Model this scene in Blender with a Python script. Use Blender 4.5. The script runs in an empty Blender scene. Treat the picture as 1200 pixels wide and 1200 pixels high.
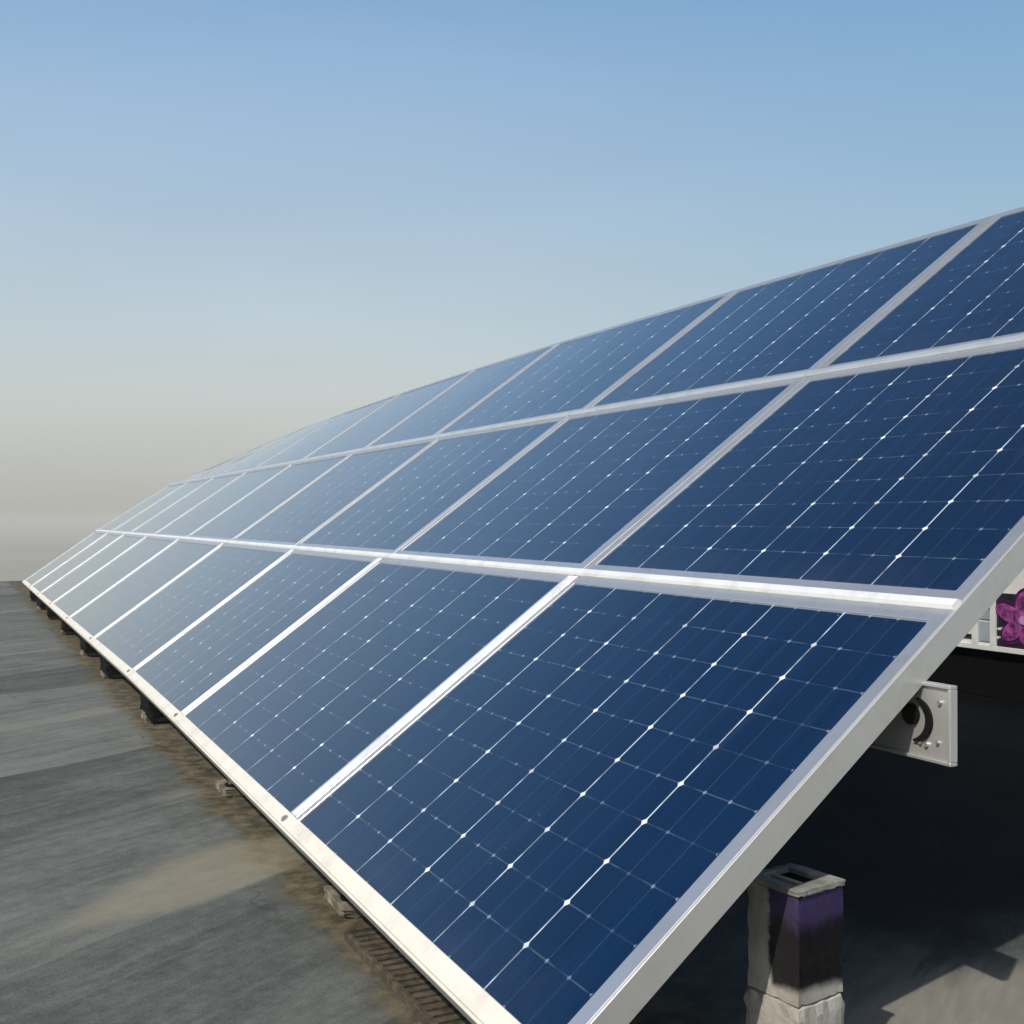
import bpy, bmesh, math, random
from mathutils import Vector, Matrix
random.seed(7)
R = math.radians
S = bpy.context.scene
COL = S.collection

# ------------------------------------------------------------------ camera
cam_d = bpy.data.cameras.new('camera')
cam = bpy.data.objects.new('camera', cam_d); COL.objects.link(cam)
CAM_Z = 0.64
cam.location = (0, 0, CAM_Z)
cam.rotation_euler = (R(90.283), 0, 0)
cam_d.sensor_width = 36.0
cam_d.lens = 1347.2 / 1200 * 36.0
cam_d.clip_start = 0.02
cam_d.clip_end = 20000
S.camera = cam

# ------------------------------------------------------------------ sky, sun, exposure
SUN_AZ, SUN_EL = -148.0, 46.0            # azimuth clockwise from +Y
w = bpy.data.worlds.new('World'); S.world = w; w.use_nodes = True
wt = w.node_tree; wt.nodes.clear()
sky = wt.nodes.new('ShaderNodeTexSky'); sky.sky_type = 'NISHITA'
sky.sun_disc = False; sky.sun_elevation = R(SUN_EL); sky.sun_rotation = R(SUN_AZ)
sky.altitude = 0; sky.air_density = 1.0; sky.dust_density = 4.0; sky.ozone_density = 1.2
bg = wt.nodes.new('ShaderNodeBackground'); SKY_K = 0.10
bg.inputs['Strength'].default_value = SKY_K
wo = wt.nodes.new('ShaderNodeOutputWorld')
# dusty smog low in the sky: the clear Nishita sky gives way to pale grey towards the horizon, all the way round
wtc = wt.nodes.new('ShaderNodeTexCoord'); wsp = wt.nodes.new('ShaderNodeSeparateXYZ'); wt.links.new(wtc.outputs['Generated'], wsp.inputs[0])
def ramp_node(stops):
    mr = wt.nodes.new('ShaderNodeMapRange'); mr.inputs[1].default_value = -0.2; mr.inputs[2].default_value = 0.8
    wt.links.new(wsp.outputs[2], mr.inputs[0])
    cr = wt.nodes.new('ShaderNodeValToRGB'); wt.links.new(mr.outputs[0], cr.inputs[0])
    el = cr.color_ramp.elements
    while len(el) > 1: el.remove(el[-1])
    for i, (deg, c) in enumerate(stops):
        x = math.sin(R(deg)) + 0.2
        q = el[0] if i == 0 else el.new(x)
        q.position = x; q.color = (*c, 1)
    return cr.outputs[0]
def lin(*c): return tuple(((q / 255) / 12.92 if q < 10 else ((q / 255 + 0.055) / 1.055) ** 2.4) for q in c)
smog = ramp_node([(-11, lin(140, 140, 126)), (-2.5, lin(156, 156, 143)), (0.5, lin(179, 180, 173)), (2.2, lin(189, 190, 185)), (4.2, lin(195, 199, 195)),
                  (6.6, lin(196, 205, 205)), (9, lin(190, 205, 213)), (16.5, lin(166, 192, 217)), (24.5, lin(136, 174, 212)), (34, lin(92, 138, 190)), (50, lin(54, 98, 160))])  # highest stops deepened to cut sky reflections in the panels
fac = ramp_node([(-11, (1, 1, 1)), (20, (1, 1, 1)), (30, (0.85, 0.85, 0.85)), (50, (0, 0, 0))])
sc_ = wt.nodes.new('ShaderNodeMix'); sc_.data_type = 'RGBA'; sc_.blend_type = 'MULTIPLY'; sc_.inputs[0].default_value = 1
wt.links.new(smog, sc_.inputs[6]); sc_.inputs[7].default_value = (1 / SKY_K, 1 / SKY_K, 1 / SKY_K, 1)
mx_ = wt.nodes.new('ShaderNodeMix'); mx_.data_type = 'RGBA'
wt.links.new(fac, mx_.inputs[0]); wt.links.new(sky.outputs[0], mx_.inputs[6]); wt.links.new(sc_.outputs[2], mx_.inputs[7])
dk = wt.nodes.new('ShaderNodeMapRange'); dk.interpolation_type = 'SMOOTHSTEP'
for i_, q_ in enumerate((-0.15, 0.5, 0.0, 1.0)): dk.inputs[1 + i_].default_value = q_
wt.links.new(wsp.outputs[0], dk.inputs[0])
dm = wt.nodes.new('ShaderNodeMix'); dm.data_type = 'RGBA'; dm.blend_type = 'MULTIPLY'
wt.links.new(dk.outputs[0], dm.inputs[0]); wt.links.new(mx_.outputs[2], dm.inputs[6]); dm.inputs[7].default_value = (0.77, 0.90, 0.955, 1)
# faint uneven streaks in the haze
hz_m = wt.nodes.new('ShaderNodeMapping'); hz_m.inputs[3].default_value = (1.0, 1.0, 5.0); wt.links.new(wtc.outputs['Generated'], hz_m.inputs[0])
hz_n = wt.nodes.new('ShaderNodeTexNoise'); hz_n.inputs['Scale'].default_value = 1.6; hz_n.inputs['Detail'].default_value = 5; hz_n.inputs['Distortion'].default_value = 0.6
wt.links.new(hz_m.outputs[0], hz_n.inputs['Vector'])
hz_r = wt.nodes.new('ShaderNodeMapRange'); wt.links.new(hz_n.outputs[0], hz_r.inputs[0])
for i_, q_ in enumerate((0.3, 0.7, 0.965, 1.035)): hz_r.inputs[1 + i_].default_value = q_
hz_x = wt.nodes.new('ShaderNodeMix'); hz_x.data_type = 'RGBA'; hz_x.blend_type = 'MULTIPLY'; hz_x.inputs[0].default_value = 1
wt.links.new(dm.outputs[2], hz_x.inputs[6]); wt.links.new(hz_r.outputs[0], hz_x.inputs[7])
wt.links.new(hz_x.outputs[2], bg.inputs[0]); wt.links.new(bg.outputs[0], wo.inputs[0])

sd = bpy.data.lights.new('sun', 'SUN'); sd.energy = 3.6; sd.angle = R(0.7); sd.color = (1.0, 0.95, 0.86)
sun = bpy.data.objects.new('sun', sd); COL.objects.link(sun)
a, e = R(SUN_AZ), R(SUN_EL)
SDIR = Vector((math.sin(a) * math.cos(e), math.cos(a) * math.cos(e), math.sin(e)))
sun.rotation_euler = SDIR.to_track_quat('Z', 'Y').to_euler()
sun.location = SDIR * 30
vs = S.view_settings
vs.view_transform = 'Standard'; vs.look = 'None'; vs.exposure = 0.0; vs.gamma = 1.0; vs.use_curve_mapping = False
S.cycles.max_bounces = 8

# ------------------------------------------------------------------ array frame of reference
YAW, TILT = 0.45444210, 0.62884598
H = 0.69639                                    # row pitch up the slope
O = Vector((0.0324034, 1.1069147, CAM_Z - 0.5147982))
U = Vector((-math.sin(YAW), math.cos(YAW), 0))  # along the rows, away from the viewer
VH = Vector((math.cos(YAW), math.sin(YAW), 0))  # horizontal, up-slope
V = (VH * math.cos(TILT) + Vector((0, 0, math.sin(TILT)))).normalized()
N = V.cross(U)
O0 = Vector((O.x, O.y, 0))
def mat_from(x, y, z, loc):
    m = Matrix((x, y, z)).transposed().to_4x4(); m.translation = loc; return m
SLOPE = mat_from(V, U, N, O)                    # slope space: x up-slope, y along row, z off the glass
FLAT = mat_from(VH, U, Vector((0, 0, 1)), O0)   # roof space: x = vh, y = u, z up

# ------------------------------------------------------------------ helpers
def link(name, me, parent=None, mw=None):
    o = bpy.data.objects.new(name, me); COL.objects.link(o)
    if parent is not None: o.parent = parent
    if mw is not None:
        if parent is None: o.matrix_world = mw
        else: o.matrix_local = mw
    return o
def build(name, bm, mat, parent=None, mw=None, smooth=False):
    me = bpy.data.meshes.new(name); bmesh.ops.recalc_face_normals(bm, faces=bm.faces[:])
    bm.to_mesh(me); bm.free()
    for m in (mat if isinstance(mat, (list, tuple)) else [mat]): me.materials.append(m)
    if smooth:
        for p in me.polygons: p.use_smooth = True
    return link(name, me, parent, mw)
def tag(o, label=None, cat=None, group=None, kind=None):
    if label: o['label'] = label
    if cat: o['category'] = cat
    if group: o['group'] = group
    if kind: o['kind'] = kind
    return o
def empty(name, mw):
    o = link(name, None, None, mw); o.empty_display_size = 0.05; return o
def box(bm, x0, x1, y0, y1, z0, z1, bev=0.0, seg=2):
    r = bmesh.ops.create_cube(bm, size=1.0)
    for v in r['verts']:
        v.co = Vector(((x0 + x1) / 2 + v.co.x * (x1 - x0), (y0 + y1) / 2 + v.co.y * (y1 - y0), (z0 + z1) / 2 + v.co.z * (z1 - z0)))
    if bev > 0:
        es = list({e for v in r['verts'] for e in v.link_edges})
        bmesh.ops.bevel(bm, geom=es, offset=bev, segments=seg, affect='EDGES', profile=0.5)
def cyl(bm, c, axis, r, h, n=20, r2=None, bev=0):
    q = Vector(axis).to_track_quat('Z', 'Y').to_matrix().to_4x4(); q.translation = Vector(c)
    bmesh.ops.create_cone(bm, cap_ends=True, segments=n, radius1=r, radius2=r if r2 is None else r2, depth=h, matrix=q)
def copy_tree(root, mw):
    c = root.copy(); COL.objects.link(c); c.matrix_world = mw
    for ch in [o for o in bpy.data.objects if o.parent == root]:
        d = ch.copy(); COL.objects.link(d); d.parent = c
        for g in [o for o in bpy.data.objects if o.parent == ch]:
            f = g.copy(); COL.objects.link(f); f.parent = d
    return c

class NT:
    """small node-graph writer"""
    def __init__(self, name):
        self.m = bpy.data.materials.new(name); self.m.use_nodes = True
        self.t = self.m.node_tree; self.t.nodes.clear()
        self.out = self.t.nodes.new('ShaderNodeOutputMaterial')
    def n(self, k, **kw):
        x = self.t.nodes.new(k)
        for a_, b_ in kw.items(): setattr(x, a_, b_)
        return x
    def L(self, a_, b_): self.t.links.new(a_, b_)
    def put(self, sock, v):
        if isinstance(v, bpy.types.NodeSocket): self.L(v, sock)
        elif v is not None:
            if isinstance(v, tuple) and len(v) == 3 and sock.type == 'RGBA': v = (*v, 1)
            sock.default_value = v
    def math(self, op, a_, b_=None, c_=None, clamp=False):
        x = self.n('ShaderNodeMath', operation=op); x.use_clamp = clamp
        self.put(x.inputs[0], a_)
        if b_ is not None: self.put(x.inputs[1], b_)
        if c_ is not None: self.put(x.inputs[2], c_)
        return x.outputs[0]
    def mix(self, f, a_, b_, mode='MIX'):
        x = self.n('ShaderNodeMix', data_type='RGBA', blend_type=mode)
        self.put(x.inputs[0], f); self.put(x.inputs[6], a_); self.put(x.inputs[7], b_)
        return x.outputs[2]
    def ramp(self, v, lo, hi, a_=0.0, b_=1.0, smooth=True):
        x = self.n('ShaderNodeMapRange'); x.interpolation_type = 'SMOOTHSTEP' if smooth else 'LINEAR'
        self.put(x.inputs[0], v)
        for i, q in enumerate((lo, hi, a_, b_)): self.put(x.inputs[1 + i], q)
        return x.outputs[0]
    def noise(self, vec, scale, detail=4, rough=0.55, dist=0.0):
        x = self.n('ShaderNodeTexNoise'); self.put(x.inputs['Vector'], vec)
        x.inputs['Scale'].default_value = scale; x.inputs['Detail'].default_value = detail
        x.inputs['Roughness'].default_value = rough; x.inputs['Distortion'].default_value = dist
        return x.outputs[0]
    def voro(self, vec, scale, out=0):
        x = self.n('ShaderNodeTexVoronoi'); self.put(x.inputs['Vector'], vec); x.inputs['Scale'].default_value = scale
        return x.outputs[out]
    def mapping(self, vec, loc=(0, 0, 0), rot=(0, 0, 0), sc=(1, 1, 1)):
        x = self.n('ShaderNodeMapping'); self.L(vec, x.inputs[0])
        x.inputs[1].default_value = loc; x.inputs[2].default_value = rot; x.inputs[3].default_value = sc
        return x.outputs[0]
    def obj(self): return self.n('ShaderNodeTexCoord').outputs['Object']
    def uv(self): return self.n('ShaderNodeTexCoord').outputs['UV']
    def rnd(self): return self.n('ShaderNodeObjectInfo').outputs['Random']
    def xyz(self, v):
        x = self.n('ShaderNodeSeparateXYZ'); self.L(v, x.inputs[0]); return x.outputs
    def comb(self, x_, y_, z_=0.0):
        x = self.n('ShaderNodeCombineXYZ')
        for i, q in enumerate((x_, y_, z_)): self.put(x.inputs[i], q)
        return x.outputs[0]
    def bump(self, h, strength=0.3, dist=0.01):
        x = self.n('ShaderNodeBump'); x.inputs['Strength'].default_value = strength; x.inputs['Distance'].default_value = dist
        self.L(h, x.inputs['Height']); return x.outputs[0]
    def princ(self, col, rough=0.5, metal=0.0, normal=None, ior=1.5, **kw):
        p = self.n('ShaderNodeBsdfPrincipled')
        self.put(p.inputs['Base Color'], col); self.put(p.inputs['Roughness'], rough); self.put(p.inputs['Metallic'], metal)
        self.put(p.inputs['IOR'], ior)
        for k, v in kw.items(): self.put(p.inputs[k.replace('_', ' ')], v)
        if normal is not None: self.L(normal, p.inputs['Normal'])
        self.L(p.outputs[0], self.out.inputs[0]); return self.m

# ------------------------------------------------------------------ materials
def m_alu(name='brushed_aluminium', base=(0.66, 0.67, 0.69), metal=0.80, rough=0.36):
    t = NT(name); o = t.obj()
    n1 = t.noise(t.mapping(o, sc=(1, 1, 1)), 9, 5, 0.6)
    n2 = t.noise(o, 90, 3, 0.6)
    dirt = t.ramp(t.math('ADD', n1, t.math('MULTIPLY', n2, 0.35)), 0.62, 0.92)
    c = t.mix(t.math('MULTIPLY', dirt, 0.45), base, (0.46, 0.44, 0.39))
    r = t.math('ADD', rough - 0.05, t.math('MULTIPLY', n2, 0.14))
    return t.princ(c, r, metal, t.bump(n2, 0.06, 0.002))
ALU = m_alu()
ENDA = m_alu("end_cover_aluminium", (0.60, 0.595, 0.57), 0.50, 0.34)
STRIP_GLINT = m_alu('anodised_strip_glint', (0.90, 0.90, 0.88), 0.25, 0.30)  # paler than the frames: the sun glint is put into the colour
STRIP2 = m_alu('grey_anodised_strip', (0.74, 0.75, 0.77), 0.6, 0.32)
STEEL = m_alu('galvanised_steel', (0.60, 0.60, 0.57), 0.55, 0.36)

def m_cells():
    """mono-crystalline laminate under glass: UV x = up-slope, y = along the row"""
    t = NT('solar_cells'); X, Y, _ = t.xyz(t.uv())
    NX, NY = 10.0, 6.0
    mx, my = 0.002, 0.002
    cx = t.math('MULTIPLY', t.math('DIVIDE', t.math('SUBTRACT', X, mx), 1 - 2 * mx), NX)
    cy = t.math('MULTIPLY', t.math('DIVIDE', t.math('SUBTRACT', Y, my), 1 - 2 * my), NY)
    hx, hy = 0.642 / NX, 0.93 / NY                       # cell size in metres
    def edge(c, size):                                    # metres to the nearest cell border
        f = t.math('FRACT', c)
        return t.math('MULTIPLY', t.math('MINIMUM', f, t.math('SUBTRACT', 1.0, f)), size)
    dx, dy = edge(cx, hx), edge(cy, hy)
    line_y = t.ramp(dy, 0.0007, 0.0016, 1, 0)             # gap lines up the slope
    line_x = t.ramp(dx, 0.0005, 0.0011, 1, 0)             # cross gaps
    dia = t.ramp(t.math('ADD', dx, dy), 0.0048, 0.0064, 1, 0)
    fb = t.math('FRACT', t.math('ADD', t.math('MULTIPLY', cy, 3.0), 0.0))
    db = t.math('MULTIPLY', t.math('MINIMUM', fb, t.math('SUBTRACT', 1.0, fb)), hy / 3)
    bus = t.ramp(db, 0.0004, 0.0011, 1, 0)
    dot = t.ramp(t.math('POWER', t.math('ADD', t.math('MULTIPLY', dx, dx), t.math('MULTIPLY', db, db)), 0.5), 0.0022, 0.0034, 1, 0)
    # which solder dots show: broken up by noise
    brk = t.noise(t.comb(t.math('MULTIPLY', X, 14.0), t.math('MULTIPLY', Y, 18.0), t.math('MULTIPLY', t.rnd(), 40.0)), 1.0, 2)
    brk2 = t.ramp(brk, 0.40, 0.60)
    # fine current fingers across and broad tonal streaks up the slope
    fing = t.math('MULTIPLY', t.math('ADD', t.math('SINE', t.math('MULTIPLY', cy, 2 * math.pi * 14)), 1.0), 0.5)
    streak = t.noise(t.comb(t.math('MULTIPLY', X, 1.3), t.math('MULTIPLY', Y, 34.0), t.math('MULTIPLY', t.rnd(), 30.0)), 1.0, 3)
    cellr = t.n('ShaderNodeTexWhiteNoise', noise_dimensions='3D')
    t.L(t.comb(t.math('FLOOR', cx), t.math('FLOOR', cy), t.math('MULTIPLY', t.rnd(), 91.0)), cellr.inputs['Vector'])
    base = t.mix(t.ramp(streak, 0.3, 0.7), (0.0001, 0.0128, 0.046), (0.0002, 0.0175, 0.060))
    base = t.mix(t.math('MULTIPLY', cellr.outputs['Value'], 0.35), base, (0.0001, 0.0128, 0.054))
    base = t.mix(t.math('MULTIPLY', t.rnd(), 0.30), base, (0.0001, 0.0098, 0.036))
    base = t.mix(t.math('MULTIPLY', fing, 0.02), base, (0.05, 0.10, 0.22))
    inn = t.ramp(t.math('MINIMUM', t.math('MULTIPLY', t.math('MINIMUM', X, t.math('SUBTRACT', 1.0, X)), 0.66), t.math('MULTIPLY', t.math('MINIMUM', Y, t.math('SUBTRACT', 1.0, Y)), 0.95)), 0.004, 0.008)
    line_y = t.math('MULTIPLY', line_y, t.ramp(t.math('MINIMUM', Y, t.math('SUBTRACT', 1.0, Y)), 0.006, 0.010))
    line_x = t.math('MULTIPLY', line_x, inn); dia = t.math('MULTIPLY', dia, inn)
    c = t.mix(t.math('MULTIPLY', bus, 0.06), base, (0.35, 0.45, 0.60))
    c = t.mix(t.math('MULTIPLY', line_x, t.math('ADD', 0.03, t.math('MULTIPLY', brk2, 0.10))), c, (0.40, 0.52, 0.68))
    c = t.mix(t.math('MULTIPLY', dot, t.math('ADD', 0.02, t.math('MULTIPLY', brk2, 0.28))), c, (0.55, 0.65, 0.78))
    c = t.mix(t.math('MULTIPLY', line_y, t.math('ADD', 0.26, t.math('MULTIPLY', brk2, 0.62))), c, (0.66, 0.74, 0.82))
    c = t.mix(t.math('MULTIPLY', dia, t.math('ADD', 0.45, t.math('MULTIPLY', brk2, 0.55))), c, (0.86, 0.90, 0.92))
    # white border of the backsheet round the cells
    ex = t.math('MULTIPLY', t.math('MINIMUM', X, t.math('SUBTRACT', 1.0, X)), 0.66)
    ey = t.math('MULTIPLY', t.math('MINIMUM', Y, t.math('SUBTRACT', 1.0, Y)), 0.95)
    bord = t.ramp(t.math('MINIMUM', ex, ey), 0.0012, 0.0026, 1, 0)
    c = t.mix(t.math('MULTIPLY', bord, 0.35), c, (0.55, 0.62, 0.70))
    # thin dust film, heavier along the lower frame where rain leaves it
    o = t.obj()
    dn = t.noise(o, 5.0, 6, 0.65)
    low = t.ramp(X, 0.0, 0.16, 1, 0)
    dust = t.math('ADD', t.math('MULTIPLY', t.ramp(dn, 0.35, 0.8), 0.004), t.math('MULTIPLY', t.math('MULTIPLY', low, t.ramp(dn, 0.3, 0.7)), 0.03))
    c = t.mix(dust, c, (0.40, 0.39, 0.36))
    rs = t.noise(t.comb(t.math('MULTIPLY', X, 2.2), t.math('MULTIPLY', Y, 46.0), t.math('ADD', 7.0, t.math('MULTIPLY', t.rnd(), 55.0))), 1.0, 5, 0.6)
    blot = t.noise(t.comb(t.math('MULTIPLY', X, 3.0), t.math('MULTIPLY', Y, 4.0), t.math('MULTIPLY', t.rnd(), 77.0)), 1.0, 4, 0.6)
    film = t.math('MULTIPLY', t.ramp(rs, 0.52, 0.78), t.ramp(blot, 0.46, 0.68))
    c = t.mix(t.math('MULTIPLY', film, 0.035), c, (0.42, 0.42, 0.40))
    spk = t.math('MULTIPLY', t.ramp(t.voro(t.comb(X, t.math('MULTIPLY', Y, 1.5), t.math('MULTIPLY', t.rnd(), 9.0)), 26.0), 0.03, 0.06, 1, 0), t.ramp(blot, 0.55, 0.62))
    c = t.mix(t.math('MULTIPLY', spk, 0.30), c, (0.55, 0.55, 0.52))
    r = t.math('ADD', t.math('ADD', 0.05, t.math('MULTIPLY', film, 0.10)), t.math('MULTIPLY', dust, 1.6))
    return t.princ(c, r, 0.0, t.bump(t.noise(o, 2.2, 2), 0.03, 0.02), ior=1.20, Coat_Weight=1.0, Coat_IOR=1.32, Coat_Roughness=0.14, Sheen_Weight=0.20, Sheen_Roughness=0.12, Sheen_Tint=(0.95, 0.97, 1.0, 1))
CELLS = m_cells()

def m_roof():
    t = NT('roof_membrane'); o = t.obj(); X, Y, _ = t.xyz(o)
    ang = math.atan2(0.283, 0.423)
    al = t.math('ADD', t.math('MULTIPLY', X, math.cos(ang)), t.math('MULTIPLY', Y, math.sin(ang)))
    ac = t.math('SUBTRACT', t.math('MULTIPLY', Y, math.cos(ang)), t.math('MULTIPLY', X, math.sin(ang)))
    wob = t.math('MULTIPLY', t.math('SUBTRACT', t.noise(o, 1.6, 3), 0.5), 0.10)
    acw = t.math('ADD', ac, wob)
    per = 0.545
    k = t.math('DIVIDE', t.math('SUBTRACT', acw, 0.885), per)
    kf = t.math('FRACT', k)
    wn = t.n('ShaderNodeTexWhiteNoise', noise_dimensions='1D'); t.L(t.math('FLOOR', k), wn.inputs['W'])
    st = t.noise(t.comb(t.math('MULTIPLY', al, 1.6), t.math('MULTIPLY', acw, 16.0)), 1.0, 6, 0.62)
    st2 = t.noise(t.comb(t.math('MULTIPLY', al, 9.0), t.math('MULTIPLY', acw, 60.0)), 1.0, 5, 0.65)
    bl = t.noise(o, 3.5, 6, 0.65)
    gr = t.noise(o, 240, 3, 0.7)
    v = t.math('ADD', t.math('MULTIPLY', t.math('SUBTRACT', st, 0.5), 0.9), t.math('MULTIPLY', t.math('SUBTRACT', st2, 0.5), 0.5))
    v = t.math('ADD', v, t.math('MULTIPLY', t.math('SUBTRACT', bl, 0.5), 0.8))
    v = t.math('ADD', v, t.math('MULTIPLY', t.math('SUBTRACT', gr, 0.5), 1.0))
    v = t.math('ADD', v, t.math('MULTIPLY', t.math('SUBTRACT', wn.outputs['Value'], 0.5), 0.42))
    md = t.noise(o, 38, 6, 0.72)
    v = t.math('ADD', v, t.math('MULTIPLY', t.math('SUBTRACT', md, 0.5), 0.75))
    c = t.mix(t.ramp(v, -0.55, 0.55), (0.052, 0.060, 0.056), (0.170, 0.178, 0.162))
    # pale silt washed up against each lap
    silt = t.math('MULTIPLY', t.ramp(kf, 0.0, 0.32, 1, 0), t.ramp(t.noise(t.comb(t.math('MULTIPLY', al, 1.1), t.math('MULTIPLY', acw, 4.0), 3.0), 1.0, 5), 0.40, 0.68))
    c = t.mix(t.math('MULTIPLY', silt, 0.55), c, (0.27, 0.255, 0.205))
    lap = t.math('MULTIPLY', t.ramp(kf, 0.0, 0.008, 1, 0), t.ramp(t.noise(o, 6, 4), 0.35, 0.6))
    c = t.mix(t.math('MULTIPLY', lap, 0.22), c, (0.05, 0.052, 0.050))
    # rust-brown silt band under the low edge of the array
    bn = t.noise(o, 4.0, 5, 0.6); bn2 = t.noise(o, 22, 5, 0.65)
    bx = t.math('ADD', X, t.math('MULTIPLY', t.math('SUBTRACT', bn, 0.5), 0.16))
    band = t.math('MULTIPLY', t.ramp(bx, -0.03, 0.035), t.ramp(bx, 0.22, 0.55, 1, 0))
    bc = t.mix(t.ramp(bn2, 0.32, 0.68), (0.040, 0.034, 0.021), (0.155, 0.125, 0.075))
    c = t.mix(t.math('MULTIPLY', band, 0.88), c, bc)
    # sandy fan spreading from the band
    fx = t.math('DIVIDE', t.math('SUBTRACT', al, 0.52), 0.34); fy = t.math('DIVIDE', t.math('SUBTRACT', ac, 0.975), t.ramp(al, 0.1, 0.7, 0.05, 0.17))
    fd = t.math('ADD', t.math('ADD', t.math('MULTIPLY', fx, fx), t.math('MULTIPLY', fy, fy)), t.math('MULTIPLY', t.math('SUBTRACT', bl, 0.5), 1.6))
    fan = t.ramp(fd, 0.25, 1.2, 1, 0)
    fan = t.math('MULTIPLY', fan, t.ramp(ac, 0.868, 0.884))
    c = t.mix(t.math('MULTIPLY', fan, 0.55), c, t.mix(bn2, (0.22, 0.19, 0.13), (0.32, 0.29, 0.215)))
    # near-black shade under the array, painted into the roof colour
    under_shade = t.math('MULTIPLY', t.ramp(t.math('ADD', t.math('ADD', X, t.math('MULTIPLY', t.ramp(Y, 1.9, 2.8), 0.48)), t.math('MULTIPLY', t.math('SUBTRACT', bn, 0.5), 0.35)), 0.52, 0.85), t.ramp(t.math('ADD', Y, t.math('MULTIPLY', t.math('SUBTRACT', bn, 0.5), 0.3)), 0.12, 0.42))
    c = t.mix(t.math('MULTIPLY', under_shade, 0.93), c, (0.003, 0.0055, 0.0072))
    # lighter walkway screed at the open end of the array
    pw = t.ramp(t.math('ADD', Y, t.math('MULTIPLY', t.math('SUBTRACT', st, 0.5), 0.2)), 0.16, 0.24, 1, 0)
    pw = t.math('MULTIPLY', pw, t.ramp(X, 0.25, 0.42))
    c = t.mix(t.math('MULTIPLY', pw, 0.8), c, t.mix(st2, (0.16, 0.152, 0.125), (0.32, 0.305, 0.26)))
    # hairline cracks and dark grit
    vc = t.n('ShaderNodeTexVoronoi', feature='DISTANCE_TO_EDGE'); vc.inputs['Scale'].default_value = 2.3
    wv = t.n('ShaderNodeVectorMath', operation='ADD'); t.L(o, wv.inputs[0])
    nv = t.n('ShaderNodeTexNoise'); nv.inputs['Scale'].default_value = 5; nv.inputs['Detail'].default_value = 5; t.L(o, nv.inputs['Vector'])
    sv = t.n('ShaderNodeVectorMath', operation='SCALE'); t.L(nv.outputs['Color'], sv.inputs[0]); sv.inputs['Scale'].default_value = 0.16
    t.L(sv.outputs[0], wv.inputs[1]); t.L(wv.outputs[0], vc.inputs['Vector'])
    crack = t.math('MULTIPLY', t.ramp(vc.outputs['Distance'], 0.0, 0.006, 1, 0), t.ramp(t.noise(o, 1.9, 3), 0.50, 0.60))
    c = t.mix(t.math('MULTIPLY', crack, 0.55), c, (0.03, 0.032, 0.03))
    grit = t.ramp(t.voro(o, 95), 0.10, 0.17, 1, 0)
    c = t.mix(t.math('MULTIPLY', t.math('MULTIPLY', grit, t.ramp(md, 0.48, 0.62)), 0.55), c, (0.035, 0.035, 0.03))
    gritl = t.ramp(t.voro(t.mapping(o, loc=(3.1, 1.7, 0)), 120), 0.08, 0.14, 1, 0)
    c = t.mix(t.math('MULTIPLY', t.math('MULTIPLY', gritl, t.ramp(bl, 0.5, 0.62)), 0.5), c, (0.34, 0.33, 0.29))
    hh = t.math('ADD', t.math('MULTIPLY', gr, 0.4), t.math('MULTIPLY', st2, 0.6))
    return t.princ(c, t.math('ADD', 0.62, t.math('MULTIPLY', bl, 0.3)), 0.0, t.bump(hh, 0.45, 0.004), ior=1.4, Specular_IOR_Level=0.22)
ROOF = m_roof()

def m_concrete(name, a_=(0.30, 0.28, 0.235), b_=(0.46, 0.44, 0.385), paint=False):
    t = NT(name); o = t.obj(); X, Y, Z = t.xyz(o)
    n1 = t.noise(o, 22, 7, 0.62); n2 = t.noise(o, 160, 4, 0.7); n3 = t.noise(t.mapping(o, sc=(30, 30, 5)), 1, 5)
    c = t.mix(t.ramp(t.math('ADD', n1, t.math('MULTIPLY', t.math('SUBTRACT', n3, 0.5), 0.6)), 0.3, 0.72), a_, b_)
    c = t.mix(t.ramp(n2, 0.60, 0.74, 0, 0.55), c, (0.12, 0.11, 0.095))
    c = t.mix(t.ramp(t.noise(o, 60, 5, 0.7), 0.62, 0.72, 0, 0.5), c, (0.55, 0.54, 0.49))
    if paint:      # old violet-black paint on the end face, wrapping part of the front
        wb = t.math('MULTIPLY', t.math('SUBTRACT', n1, 0.5), 0.022)
        fy = t.ramp(t.math('ADD', Y, wb), 0.040, 0.046, 1, 0)                # local y: away along the row
        fz = t.ramp(t.math('ADD', Z, wb), 0.008, 0.022)
        fz2 = t.ramp(t.math('ADD', Z, t.math('MULTIPLY', wb, 0.6)), 0.30, 0.31, 1, 0)
        msk = t.math('MULTIPLY', fy, t.math('MULTIPLY', fz, fz2))
        worn = t.ramp(t.math('ADD', t.noise(o, 55, 6, 0.7), t.math('MULTIPLY', n2, 0.25)), 0.58, 0.9, 1.0, 0.975)
        front = t.ramp(X, 0.002, 0.005, 0.955, 1.0)
        vio = t.ramp(t.math('ADD', Z, t.math('MULTIPLY', wb, 2.2)), 0.072, 0.096)
        pc = t.mix(vio, (0.002, 0.002, 0.005), (0.036, 0.024, 0.080))
        msk = t.math('MULTIPLY', t.math('MULTIPLY', msk, worn), front)
        c = t.mix(msk, c, pc)
        rgh = t.ramp(msk, 0.3, 0.9, 0.85, 0.30)
    h = t.math('ADD', n1, t.math('MULTIPLY', n2, 0.5))
    return t.princ(c, rgh if paint else 0.85, 0.0, t.bump(h, 0.12 if paint else 0.5, 0.004), ior=1.4, Specular_IOR_Level=t.ramp(msk, 0.3, 0.9, 0.5, 0.22) if paint else 0.5)
CONC = m_concrete('weathered_concrete')
CONC_P = m_concrete('painted_concrete', paint=True)
PADC = m_concrete('dirty_concrete', (0.10, 0.088, 0.062), (0.27, 0.245, 0.19))
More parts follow.
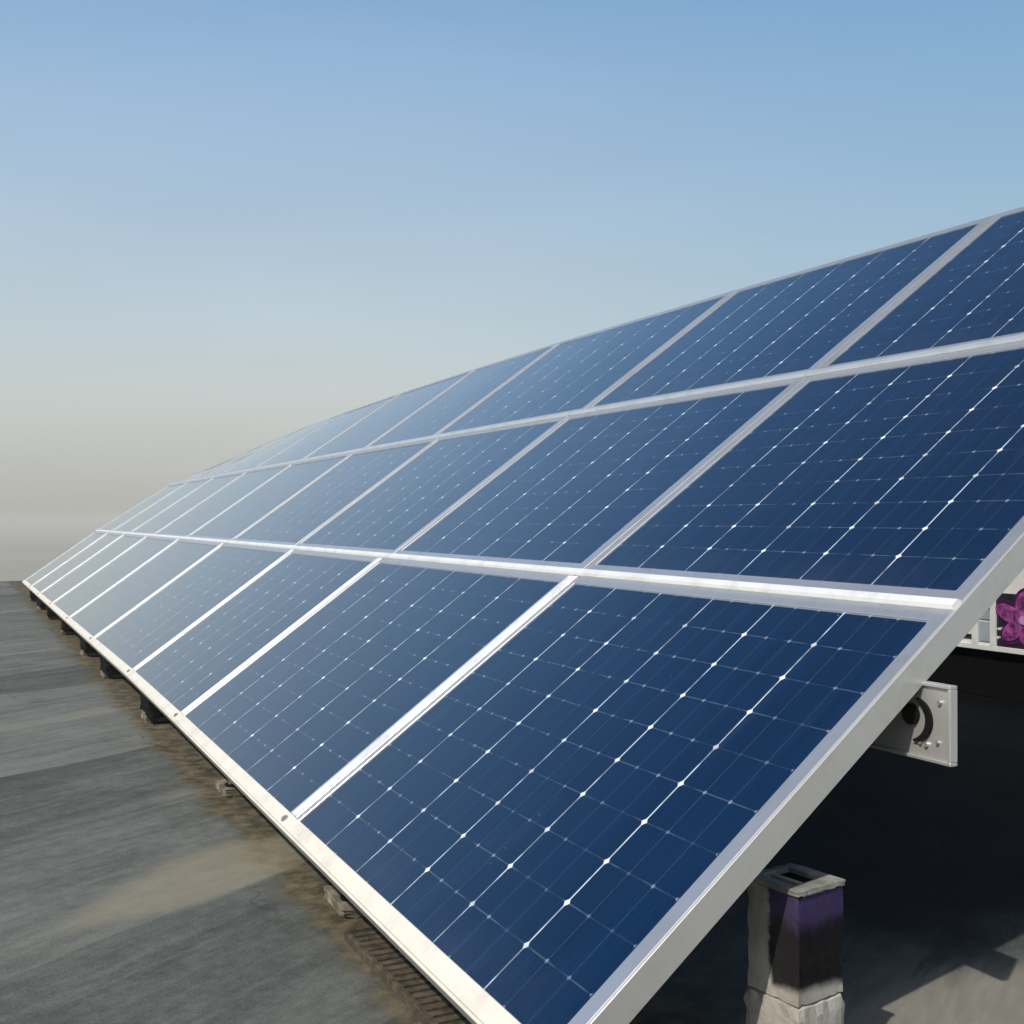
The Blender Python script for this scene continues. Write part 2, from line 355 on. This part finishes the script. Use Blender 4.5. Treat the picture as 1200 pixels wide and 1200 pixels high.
CAPC = m_concrete('grey_concrete', (0.16, 0.155, 0.14), (0.34, 0.33, 0.30))

def m_plain(name, col, rough=0.6, metal=0.0, var=0.25, scale=40, spec=0.5):
    t = NT(name); o = t.obj(); n = t.noise(o, scale, 5, 0.6)
    dk = tuple(q * (1 - var) for q in col); lt = tuple(min(1, q * (1 + var)) for q in col)
    return t.princ(t.mix(t.ramp(n, 0.3, 0.7), dk, lt), rough, metal, t.bump(n, 0.15, 0.002), Specular_IOR_Level=spec)
RUBBER = m_plain('black_rubber', (0.005, 0.005, 0.005), 0.8, spec=0.2)
DARKSTEEL = m_plain('black_painted_steel', (0.005, 0.005, 0.0055), 0.8, spec=0.12)
BITUMEN_SHADE = m_plain('black_bitumen_shade', (0.004, 0.0042, 0.0045), 0.95, spec=0.06)  # wall coating; also painted shade under the panels and in the pedestal hole
RUST = m_plain('rusty_iron', (0.085, 0.068, 0.045), 0.75, 0.2, 0.5, 60)
BOLT = m_plain('bolt_steel', (0.42, 0.42, 0.41), 0.4, 0.6)
WHITEP = m_plain('white_board', (0.62, 0.63, 0.62), 0.5, 0, 0.08, 12)
GREYP = m_plain('grey_board_strip', (0.30, 0.33, 0.37), 0.5, 0, 0.1, 12)
NAVY = m_plain('dark_print', (0.016, 0.015, 0.028), 0.5, 0, 0.3, 10)
MAG = m_plain('magenta_print', (0.22, 0.040, 0.19), 0.6, 0, 0.85, 30)
MAGD = m_plain('deep_magenta_print', (0.055, 0.008, 0.055), 0.5, 0, 0.3, 26)
LILAC = m_plain('lilac_print', (0.42, 0.25, 0.46), 0.5, 0, 0.2, 30)
TERR = m_plain('far_ground', (0.19, 0.18, 0.14), 0.95, 0, 0.3, 0.01)

# ------------------------------------------------------------------ setting: far ground, roof, air
bm = bmesh.new()
bmesh.ops.create_circle(bm, cap_ends=True, segments=96, radius=4000)
tag(build('ground', bm, TERR, None, Matrix.Translation((0, 0, -12))), 'hazy flat ground far beyond the roof edge', 'ground', None, 'structure')
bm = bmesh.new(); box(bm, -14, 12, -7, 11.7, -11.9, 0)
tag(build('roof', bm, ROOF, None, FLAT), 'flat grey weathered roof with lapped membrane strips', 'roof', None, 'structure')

def air():
    bm = bmesh.new(); box(bm, -4500, 4500, -4500, 4500, -13.0, 2.6)
    me = bpy.data.meshes.new('haze'); bm.to_mesh(me); bm.free()
    m = bpy.data.materials.new('haze_air'); m.use_nodes = True; t = m.node_tree; t.nodes.clear()
    out = t.nodes.new('ShaderNodeOutputMaterial'); v = t.nodes.new('ShaderNodeVolumePrincipled')
    v.inputs['Color'].default_value = (0.93, 0.90, 0.83, 1); v.inputs['Density'].default_value = HAZE
    v.inputs['Anisotropy'].default_value = -0.15
    t.links.new(v.outputs[0], out.inputs['Volume']); me.materials.append(m)
    tag(link('haze', me), 'pale dusty haze in the air', 'haze', None, 'stuff')
HAZE = 0.0022
air()

# ------------------------------------------------------------------ solar panels
CP = [[0.0, 0.938, 2.035, 2.945, 4.08, 5.17, 6.25, 7.25, 8.15, 9.0],      # column seams along each row, bottom row first
      [0.0, 0.940, 1.985, 2.985, 4.01, 5.04, 6.10, 7.10, 8.08, 9.0],
      [0.0, 0.940, 1.930, 3.090, 3.92, 4.94, 6.00, 7.05, 8.05, 9.0]]
GAP = 0.010; FT = 0.030; FW = 0.0235
def interp(tab, y):
    if y <= tab[0][0]: return tab[0][1]
    for (x0, v0), (x1, v1) in zip(tab, tab[1:]):
        if y <= x1:
            t_ = (y - x0) / (x1 - x0); return v0 + (v1 - v0) * t_
    return tab[-1][1]
BEND1 = [(2.5, 0), (4, 0.5), (6, 1.3), (9, 2.6)]          # the far end of the array has settled: upper rows lean back a little (degrees)
BEND2 = [(3.4, 0), (5, 1.0), (6.5, 2.8), (7.5, 5.0), (9, 9.0)]
def bend(p):
    x, y, z = p
    k = (-0.024 + 0.036 * min(x, 1.6 * H) / H) * max(0.0, 1 - y / 0.938)      # the near end edge is not quite square
    ny = y + k
    if x < H: x -= 0.026 * (1 - max(x, 0) / H) * max(0.0, 1 - max(y, 0) / 2.7)   # and the low edge runs slightly out of line
    def rot(x, z, px, deg):
        a_ = R(-deg); dx = x - px
        return px + dx * math.cos(a_) - z * math.sin(a_), dx * math.sin(a_) + z * math.cos(a_)
    if x > 2 * H:
        x, z = rot(x, z, 2 * H, interp(BEND2, y) )
    if x > H:
        x, z = rot(x, z, H, interp(BEND1, y))
    return Vector((x, ny, z))
def bent(name, bm, mat, parent=None, org=(0, 0, 0), smooth=False):
    """mesh given in slope space -> bent -> linked, its origin at the (bent) point org"""
    o_ = bend(org)
    for v in bm.verts: v.co = bend(v.co) - (o_ if parent is None else o_)
    return build(name, bm, mat, parent, (SLOPE @ Matrix.Translation(o_)) if parent is None else None, smooth)
def ring(bm, x0, x1, y0, y1, w_, z0, z1, bev):
    def loop(d, z): return [bm.verts.new((x, y, z)) for x, y in ((x0 + d, y0 + d), (x1 - d, y0 + d), (x1 - d, y1 - d), (x0 + d, y1 - d))]
    Ls = [loop(0, z0), loop(0, z1 - bev), loop(bev * 0.3, z1 - bev * 0.3), loop(bev, z1), loop(w_ - bev * .5, z1), loop(w_, z1 - bev * .5), loop(w_, z0)]
    for A, B in zip(Ls, Ls[1:] + Ls[:1]):
        for i in range(4):
            j = (i + 1) % 4
            bm.faces.new((A[i], A[j], B[j], B[i]))
def glass_bm(x0, x1, y0, y1, n):
    """thin laminate: a fine top sheet, a plain underside and four edges"""
    bm = bmesh.new(); uvl = bm.loops.layers.uv.new('UVMap'); zt, zb = -0.0025, -0.009
    T = [[bm.verts.new((x0 + (x1 - x0) * i / n, y0 + (y1 - y0) * j / n, zt)) for j in range(n + 1)] for i in range(n + 1)]
    for i in range(n):
        for j in range(n):
            f = bm.faces.new((T[i][j], T[i + 1][j], T[i + 1][j + 1], T[i][j + 1])); f.smooth = True
            for lp, (a_, b_) in zip(f.loops, ((i, j), (i + 1, j), (i + 1, j + 1), (i, j + 1))): lp[uvl].uv = (a_ / n, b_ / n)
    B = [bm.verts.new((x, y, zb)) for x, y in ((x0, y0), (x1, y0), (x1, y1), (x0, y1))]
    E_ = [bm.verts.new((x, y, zt - 0.0002)) for x, y in ((x0, y0), (x1, y0), (x1, y1), (x0, y1))]
    for f in [bm.faces.new(B[::-1])] + [bm.faces.new((E_[i], B[i], B[(i + 1) % 4], E_[(i + 1) % 4])) for i in range(4)]: f.material_index = 1
    return bm
ORD = ['nearest', 'second', 'third', 'fourth', 'fifth', 'sixth', 'seventh', 'eighth', 'farthest']
ROWN = ['bottom', 'middle', 'top']
rg = random.Random(3)
for r in range(3):
    for c in range(9):
        x0, x1 = r * H + GAP / 2, (r + 1) * H - GAP / 2
        y0, y1 = CP[r][c] + GAP / 2, CP[r][c + 1] - GAP / 2
        org = Vector((x0, y0, 0)); ob = bend(org)
        p = empty('solar_panel', SLOPE @ Matrix.Translation(ob))
        look = 'dark blue' if c < 3 else ('grey-blue glinting' if c < 5 else 'pale hazy')
        ends = f'{ORD[c]} from the near end' if 0 < c < 8 else (f'{ORD[c]} one, at the near end' if c == 0 else 'farthest one, at the far end')
        tag(p, f'{look} solar panel in the {ROWN[r]} row, {ends}', 'solar panel', 'solar panels of the tilted array')
        bm = bmesh.new(); ring(bm, x0, x1, y0, y1, FW, -FT, 0, 0.0018)
        bent('frame', bm, ALU, p, org)
        bent('glass', glass_bm(x0 + FW, x1 - FW, y0 + FW, y1 - FW, 8), [CELLS, BITUMEN_SHADE], p, org)  # black underside and edges paint in the deep shade beneath the array

# raised cover strips over the seams between the rows
def strip_bm(x, y0, y1):
    bm = bmesh.new()
    prof = [(-0.0048, -0.012), (-0.0092, 0.0006), (-0.0092, 0.0022), (-0.0060, 0.0062), (0.0052, 0.0066), (0.0084, 0.0024), (0.0084, 0.0006), (0.0048, -0.012)]
    A = [bm.verts.new((x + q, y0, z)) for q, z in prof]; B = [bm.verts.new((x + q, y1, z)) for q, z in prof]
    n = len(prof)
    for i in range(n): bm.faces.new((A[i], A[(i + 1) % n], B[(i + 1) % n], B[i]))
    bm.faces.new(A[::-1]); bm.faces.new(B)
    return bm
for s in (1, 2):
    for c in range(9):
        y0 = CP[s - 1][c] + (0.0052 if c == 0 else 0.001); y1 = CP[s - 1][c + 1] - 0.001
        st = bent('cover_strip', strip_bm(s * H, y0, y1), STRIP_GLINT if s == 1 else STRIP2, None, (s * H, y0, 0))  # lower seam gets the paler metal with the glint painted in
        tag(st, f'silver strip between {ROWN[s-1]} and {ROWN[s]} rows, over the {ORD[c]} panel of the {ROWN[s-1]} row', 'cover strip', 'strips covering the row seams')
bm = bmesh.new(); box(bm, 0.004, 3 * H - 0.004, 0.0012, 0.0047, -0.0335, 0.0006, 0.0008, 1)
for i in range(1, 15): bmesh.ops.bisect_plane(bm, geom=bm.verts[:] + bm.edges[:] + bm.faces[:], plane_co=(3 * H * i / 15, 0, 0), plane_no=(1, 0, 0))
tag(bent("end_cover", bm, ENDA), 'long grey aluminium cover closing the near end of the array', 'end cover')
# joint strips in the seams between the columns
for r in range(3):
    for c in range(1, 9):
        bm = bmesh.new(); xa, xb = r * H + (0.0305 if r == 0 else 0.010), (r + 1) * H - 0.0115
        hw = 0.0165 if r == 0 else 0.009
        box(bm, xa, xb, CP[r][c] - hw, CP[r][c] + hw, 0.0004, 0.0024, 0.0007, 1)
        js = bent('joint_strip', bm, STRIP_GLINT if r == 0 else ALU, None, (xa, CP[r][c], 0))  # bottom row: bright reflection painted in as a paler metal
        tag(js, f'silver joint strip between the {ORD[c-1]} and {ORD[c]} panels of the {ROWN[r]} row', 'joint strip', 'strips filling the column seams')
CREAM = m_alu('cream_painted_cover', (0.74, 0.70, 0.61), 0.0, 0.40)
for c in range(9):
    y0, y1 = CP[0][c] + (0.005 if c == 0 else 0.0006), CP[0][c + 1] - (0.005 if c == 8 else 0.0006)
    et = empty('edge_cover', SLOPE @ Matrix.Translation(bend((0, y0, 0))))
    tag(et, f'cream cover along the low edge of the {ORD[c]} panel in the bottom row', 'edge cover', 'covers along the low edge')
    bm = bmesh.new(); box(bm, 0.0050, 0.0295, y0, y1, 0.0004, 0.0028, 0.0008, 1); bent('top_face', bm, CREAM, et, (0, y0, 0))
    bm = bmesh.new(); box(bm, 0.0005, 0.0047, y0, y1, -0.034, 0.0026, 0.0008, 1); bent('front_face', bm, CREAM, et, (0, y0, 0))
    if c > 0:
        bm = bmesh.new(); cyl(bm, (0.016, 0.012 + y0, 0.0040), (0, 0, 1), 0.0066, 0.003, 16); cyl(bm, (0.016, 0.012 + y0, 0.0063), (0, 0, 1), 0.0040, 0.003, 6)
        bent('bolt', bm, BOLT, et, (0, y0, 0))

# ------------------------------------------------------------------ structure under the array
# front purlin: C-channel running along the rows, its end showing past the near frame
ZT, ZB, PV = 0.450, 0.359, 0.500
pu = empty('purlin', FLAT @ Matrix.Translation((PV, -0.033, ZB)))
tag(pu, 'pale steel channel beam poking out under the near end of the array', 'beam')
hgt = ZT - ZB; L_ = 8.9
bm = bmesh.new()
box(bm, 0, 0.0045, 0.0045, L_, 0.0046, hgt - 0.0046, 0.0006, 1)
build('web', bm, STEEL, pu)
bm = bmesh.new(); box(bm, -0.0035, 0.0085, 0, L_, hgt - 0.0044, hgt, 0.0008, 1); build('flange', bm, STEEL, pu)
bm = bmesh.new(); box(bm, -0.0035, 0.0085, 0, L_, 0, 0.0044, 0.0008, 1); build('flange', bm, STEEL, pu)
bm = bmesh.new(); box(bm, -0.0035, 0.0085, -0.0002, 0.0042, 0.0046, hgt - 0.0046, 0.0008, 1); build('end_lip', bm, STEEL, pu)
def annulus(bm, cy, cz, r0, r1, x0, x1, a0=0, a1=360, n=48):
    prev = None
    full = abs(a1 - a0) >= 360
    rings = []
    for i in range(n + (0 if full else 1)):
        a_ = R(a0 + (a1 - a0) * i / n); cs, sn = math.cos(a_), math.sin(a_)
        wv = 1.0 if full else max(0.25, math.sin(math.pi * i / n) ** 0.5)
        ri = r1 - (r1 - r0) * wv
        rings.append([bm.verts.new((x, cy + q * cs, cz + q * sn)) for x, q in ((x0, ri), (x0, r1), (x1, r1), (x1, ri))])
    m = len(rings)
    for i in range(m if full else m - 1):
        A, B = rings[i], rings[(i + 1) % m]
        for k in range(4): bm.faces.new((A[k], A[(k + 1) % 4], B[(k + 1) % 4], B[k]))
    if not full: bm.faces.new(rings[0]); bm.faces.new(rings[-1][::-1])
bm = bmesh.new(); annulus(bm, 0.053, 0.046, 0.0165, 0.0255, -0.0040, -0.0003, 95, 275)
build('gland_ring', bm, RUBBER, pu)
bm = bmesh.new(); cyl(bm, (-0.0022, 0.060, 0.051), (1, 0, 0), 0.0125, 0.0040, 28)
build('gland_plug', bm, RUBBER, pu)
for y, z, q in ((0.017, 0.070, .0026), (0.020, 0.024, .0020), (0.037, 0.019, .0030), (0.046, 0.020, .0022)):
    bm = bmesh.new(); cyl(bm, (-0.0016, y, z), (1, 0, 0), q, 0.0030, 10); build('bolt', bm, BOLT, pu)
# steel legs in the dark under the array
leg = None
for u_ in (2.6, 5.2, 7.8):
    mw = FLAT @ Matrix.Translation((PV + 0.018, u_, 0))
    if leg is None:
        leg = empty('support_leg', mw)
        bm = bmesh.new(); box(bm, -0.02, 0.02, -0.02, 0.02, 0.0085, ZB - 0.001, 0.002, 1); build('post', bm, DARKSTEEL, leg)
        bm = bmesh.new(); box(bm, -0.05, 0.05, -0.05, 0.05, 0, 0.008, 0.001, 1); build('base_plate', bm, DARKSTEEL, leg)
        l2 = leg
    else: l2 = copy_tree(leg, mw)
    tag(l2, 'black steel leg in the shade beneath the array', 'leg', 'legs under the array')

# concrete pedestal
def rough_box(bm, x0, x1, y0, y1, z0, z1, amp, seed, cuts=7):
    b2 = bmesh.new(); box(b2, x0, x1, y0, y1, z0, z1)
    bmesh.ops.subdivide_edges(b2, edges=b2.edges[:], cuts=cuts, use_grid_fill=True)
    rr = random.Random(seed); c = Vector(((x0 + x1) / 2, (y0 + y1) / 2, (z0 + z1) / 2)); hv = ((x1 - x0) / 2, (y1 - y0) / 2, (z1 - z0) / 2)
    for v in b2.verts:
        d = v.co - c; on = sum(1 for i in range(3) if abs(abs(d[i]) - hv[i]) < 1e-5)
        if on >= 2:
            k = amp * (rr.random() ** 2.2) * (1.0 if on == 2 else 1.6)
            for i in range(3):
                if abs(abs(d[i]) - hv[i]) < 1e-5: v.co[i] -= math.copysign(k, d[i])
        else: v.co += Vector((rr.uniform(-1, 1), rr.uniform(-1, 1), rr.uniform(-1, 1))) * amp * 0.12
    me = bpy.data.meshes.new('t'); b2.to_mesh(me); b2.free(); bm.from_mesh(me); bpy.data.meshes.remove(me)
D = 1.25
front = Vector((335 / 1347.2 * D, D, 0))
PR = mat_from(Vector((math.sin(R(53)), math.cos(R(53)), 0)), Vector((math.sin(R(-37 + 7)), math.cos(R(-37 + 7)), 0)), Vector((0, 0, 1)), front)
PR = Matrix.Translation(front) @ Matrix.Rotation(R(90 - 55), 4, 'Z')     # local x: up-slope side, local y: along the row
PW = 0.0765
ped = empty('concrete_pedestal', PR)
tag(ped, 'square concrete pedestal with faded violet paint beside the near frame', 'pedestal')
bm = bmesh.new(); rough_box(bm, -0.002, PW + 0.002, -0.002, PW + 0.003, 0, 0.106, 0.0030, 5); build('base_block', bm, CONC, ped)
TOP = CAM_Z - 0.325 * D
bm = bmesh.new(); rough_box(bm, 0.001, PW - 0.001, 0.001, PW - 0.001, 0.1075, TOP - 0.007, 0.0013, 8, 9); blk = build('block', bm, CONC_P, ped)
blk.data.transform(Matrix.Translation((0, 0, -0.1075))); blk.location = (0, 0, 0.1075)
bm = bmesh.new()
z0, z1 = TOP - 0.0065, TOP
for q, sdx in (((-0.001, 0.014, -0.001, PW + 0.001), 11), ((PW - 0.016, PW + 0.001, -0.001, PW + 0.001), 12), ((0.0145, PW - 0.0165, -0.001, 0.020), 13), ((0.0145, PW - 0.0165, PW - 0.010, PW + 0.001), 14)):
    rough_box(bm, *q, z0, z1, 0.0012, sdx, 4)
cap = build('cap', bm, CAPC, ped)
bm = bmesh.new(); box(bm, 0.028, 0.034, 0.0205, PW - 0.0105, TOP - 0.0055, TOP - 0.002); build('divider', bm, CONC, ped)
bm = bmesh.new(); box(bm, 0.0146, PW - 0.0166, 0.0205, PW - 0.0105, TOP - 0.0064, TOP - 0.0057); build('socket_shade', bm, BITUMEN_SHADE, ped)  # black sheet paints the darkness of a deeper hole

# feet along the low edge
def foot(u_, kind):
    mw = FLAT @ Matrix.Translation((0.085 if kind == 'bolt' else 0.070, u_, 0)) @ Matrix.Rotation(R(rg.uniform(-4, 4)), 4, 'Z')
    o = empty('mounting_foot', mw)
    bm = bmesh.new(); rough_box(bm, -0.036, 0.13, -0.060, 0.060, 0, 0.020, 0.007, int(u_ * 100)); build('pad', bm, PADC, o)
    if kind == 'bolt':
        bm = bmesh.new(); cyl(bm, (-0.012, -0.02, 0.0225), (0, 0, 1), 0.017, 0.004, 18); build('washer', bm, RUBBER, o)
        bm = bmesh.new(); cyl(bm, (-0.012, -0.02, 0.0305), (0, 0, 1), 0.0095, 0.012, 6); build('bolt', bm, BOLT, o)
        bm = bmesh.new(); box(bm, 0.05, 0.09, -0.03, 0.03, 0.0205, 0.094 + 0.03, 0.001, 1); build('bracket', bm, DARKSTEEL, o)
    else:
        bm = bmesh.new(); rough_box(bm, -0.034, 0.05, -0.115, 0.095, 0.0205, 0.086, 0.010, int(u_ * 77), 5); build('bracket', bm, DARKSTEEL, o)  # bracket enlarged to a black block standing in for shade under the edge
        bm = bmesh.new(); cyl(bm, (-0.02, 0.058, 0.028), (0, 0, 1), 0.008, 0.014, 8); build('bolt', bm, BOLT, o)
    return o
FEET = [(0.84, 'bolt'), (1.72, 'bolt'), (2.80, 'dark'), (3.90, 'dark'), (4.70, 'dark'), (5.80, 'dark'), (6.85, 'dark'), (7.70, 'dark'), (8.6, 'dark')]
for i, (u_, k) in enumerate(FEET):
    o = foot(u_, k)
    d = 'dirty concrete footing with a bolt' if k == 'bolt' else 'black bracket block standing in for shade on a footing'
    tag(o, f'{d} under the low edge, {ORD[i]} of the footings', 'footing', 'footings along the low edge')

# slotted drain by the low edge
dr = empty('drain_grate', FLAT @ Matrix.Translation((0.010, 0.20, 0)))
tag(dr, 'brown slotted drain grate on the roof under the low edge of the nearest panel', 'drain grate')
bm = bmesh.new(); box(bm, 0.012, 0.020, 0, 0.50, 0, 0.014, 0.001, 1); box(bm, 0.112, 0.120, 0, 0.50, 0, 0.014, 0.001, 1)
box(bm, 0.0202, 0.1118, -0.004, 0.002, 0, 0.013); box(bm, 0.0202, 0.1118, 0.498, 0.504, 0, 0.013)
build('surround', bm, RUST, dr)
bm = bmesh.new()
for i in range(24): box(bm, 0.0202, 0.1118, 0.010 + i * 0.0205, 0.021 + i * 0.0205, 0.002, 0.011, 0.0015, 1)
build('slats', bm, RUST, dr)

# black parapet behind the array with a printed board on it
WV = 2.80
pw_ = empty('parapet_wall', FLAT @ Matrix.Translation((WV, 0, 0)))
tag(pw_, 'low black parapet wall in the shade behind the array', 'wall')
bm = bmesh.new(); box(bm, 0, 0.16, -0.6, 11.0, 0, 1.10, 0.004, 1); build('body', bm, BITUMEN_SHADE, pw_)  # height raised to darken the space under the array
bm = bmesh.new(); box(bm, -0.015, 0.175, -0.62, 11.02, 1.1005, 1.125, 0.004, 1); build('coping', bm, BITUMEN_SHADE, pw_)
bd = empty('printed_board', FLAT @ Matrix.Translation((WV - 0.030, 0, 0.172)))
tag(bd, 'white framed board printed with a magenta flower on the black parapet', 'board')
BH = 0.30
bm = bmesh.new(); box(bm, 0.012, 0.028, 1.15, 2.32, 0, BH, 0.001, 1); build('sheet', bm, WHITEP, bd)
bm = bmesh.new(); box(bm, 0.0, 0.0115, 1.15, 2.32, 0, 0.018, 0.001, 1)
build('bottom_rail', bm, WHITEP, bd)
for y in (1.905, 1.985):
    bm = bmesh.new(); box(bm, 0.0, 0.0115, y - 0.012, y + 0.012, 0.0185, 0.215, 0.001, 1); build('upright', bm, WHITEP, bd)
bm = bmesh.new(); box(bm, 0.0075, 0.0115, 1.40, 1.8925, 0.0185, 0.205, 0.0005, 1)
build('dark_print', bm, NAVY, bd)
for mt, q in ((GREYP, (1.918, 1.972, 0.030, 0.10)), (GREYP, (1.918, 1.972, 0.108, 0.14)), (NAVY, (1.918, 1.972, 0.145, 0.20)), (NAVY, (2.0, 2.10, 0.035, 0.050)), (NAVY, (2.0, 2.05, 0.09, 0.13))):
    bm = bmesh.new(); box(bm, 0.0078, 0.0115, *q, 0.0005, 1); build('print_block', bm, mt, bd)
def petal(bm, cy, cz, ang, ln, wd, x, curl=0.006):
    n = 14; P = []
    ca, sa = math.cos(R(ang)), math.sin(R(ang))
    pts = []
    for i in range(n + 1):
        s_ = i / n; hw = wd * (math.sin(math.pi * min(1, s_ ** 0.75)) ** 0.7) * (0.55 + 0.45 * s_)
        pts.append((s_ * ln, hw))
    top = [(d_, h_ * (1 + 0.12 * math.sin(9 * d_ / ln))) for d_, h_ in pts]; bot = [(d_, -h_) for d_, h_ in pts[1:-1]][::-1]
    out = top + bot
    F = [bm.verts.new((x, cy + d_ * ca - h_ * sa, cz + d_ * sa + h_ * ca)) for d_, h_ in out]
    B = [bm.verts.new((x + 0.003, v.co.y, v.co.z)) for v in F]
    bm.faces.new(F); bm.faces.new(B[::-1])
    for i in range(len(F)):
        j = (i + 1) % len(F); bm.faces.new((F[i], B[i], B[j], F[j]))
FC = (1.775, 0.118)
rp = random.Random(21)
flo = None
for i, (an, ln, wd) in enumerate(((20, 0.135, 0.046), (88, 0.105, 0.052), (150, 0.10, 0.045), (208, 0.105, 0.048), (262, 0.095, 0.050), (318, 0.12, 0.050))):
    bm = bmesh.new(); petal(bm, FC[0], FC[1], an, ln * 1.05, wd * 1.12, 0.0044 - i * 0.0001)
    if flo is None: flo = build('flower', bm, MAGD, bd)
    else: build('petal_edge', bm, MAGD, flo)
    bm = bmesh.new(); petal(bm, FC[0], FC[1], an + rp.uniform(-4, 4), ln * 0.94, wd * 0.84, 0.0010 - i * 0.00012); build('petal', bm, MAG, flo)
bm = bmesh.new(); annulus(bm, FC[0], FC[1], 0.0, 0.016, -0.0036, -0.0008, 0, 360, 7); build('flower_centre', bm, LILAC, flo)
rr = random.Random(4)
for (yc, zc, ln) in ((1.872, 0.083, 0.05), (1.868, 0.054, 0.045)):
    bm = bmesh.new(); y = yc + ln / 2
    while y > yc - ln / 2:
        q = rr.uniform(0.004, 0.010); hh = rr.uniform(0.004, 0.011)
        box(bm, 0.0062, 0.0074, y - q, y, zc - hh / 2 + (yc - y) * 0.2, zc + hh / 2 + (yc - y) * 0.2); y -= q + rr.uniform(0.0005, 0.002)
    build('pale_marks', bm, WHITEP, bd)
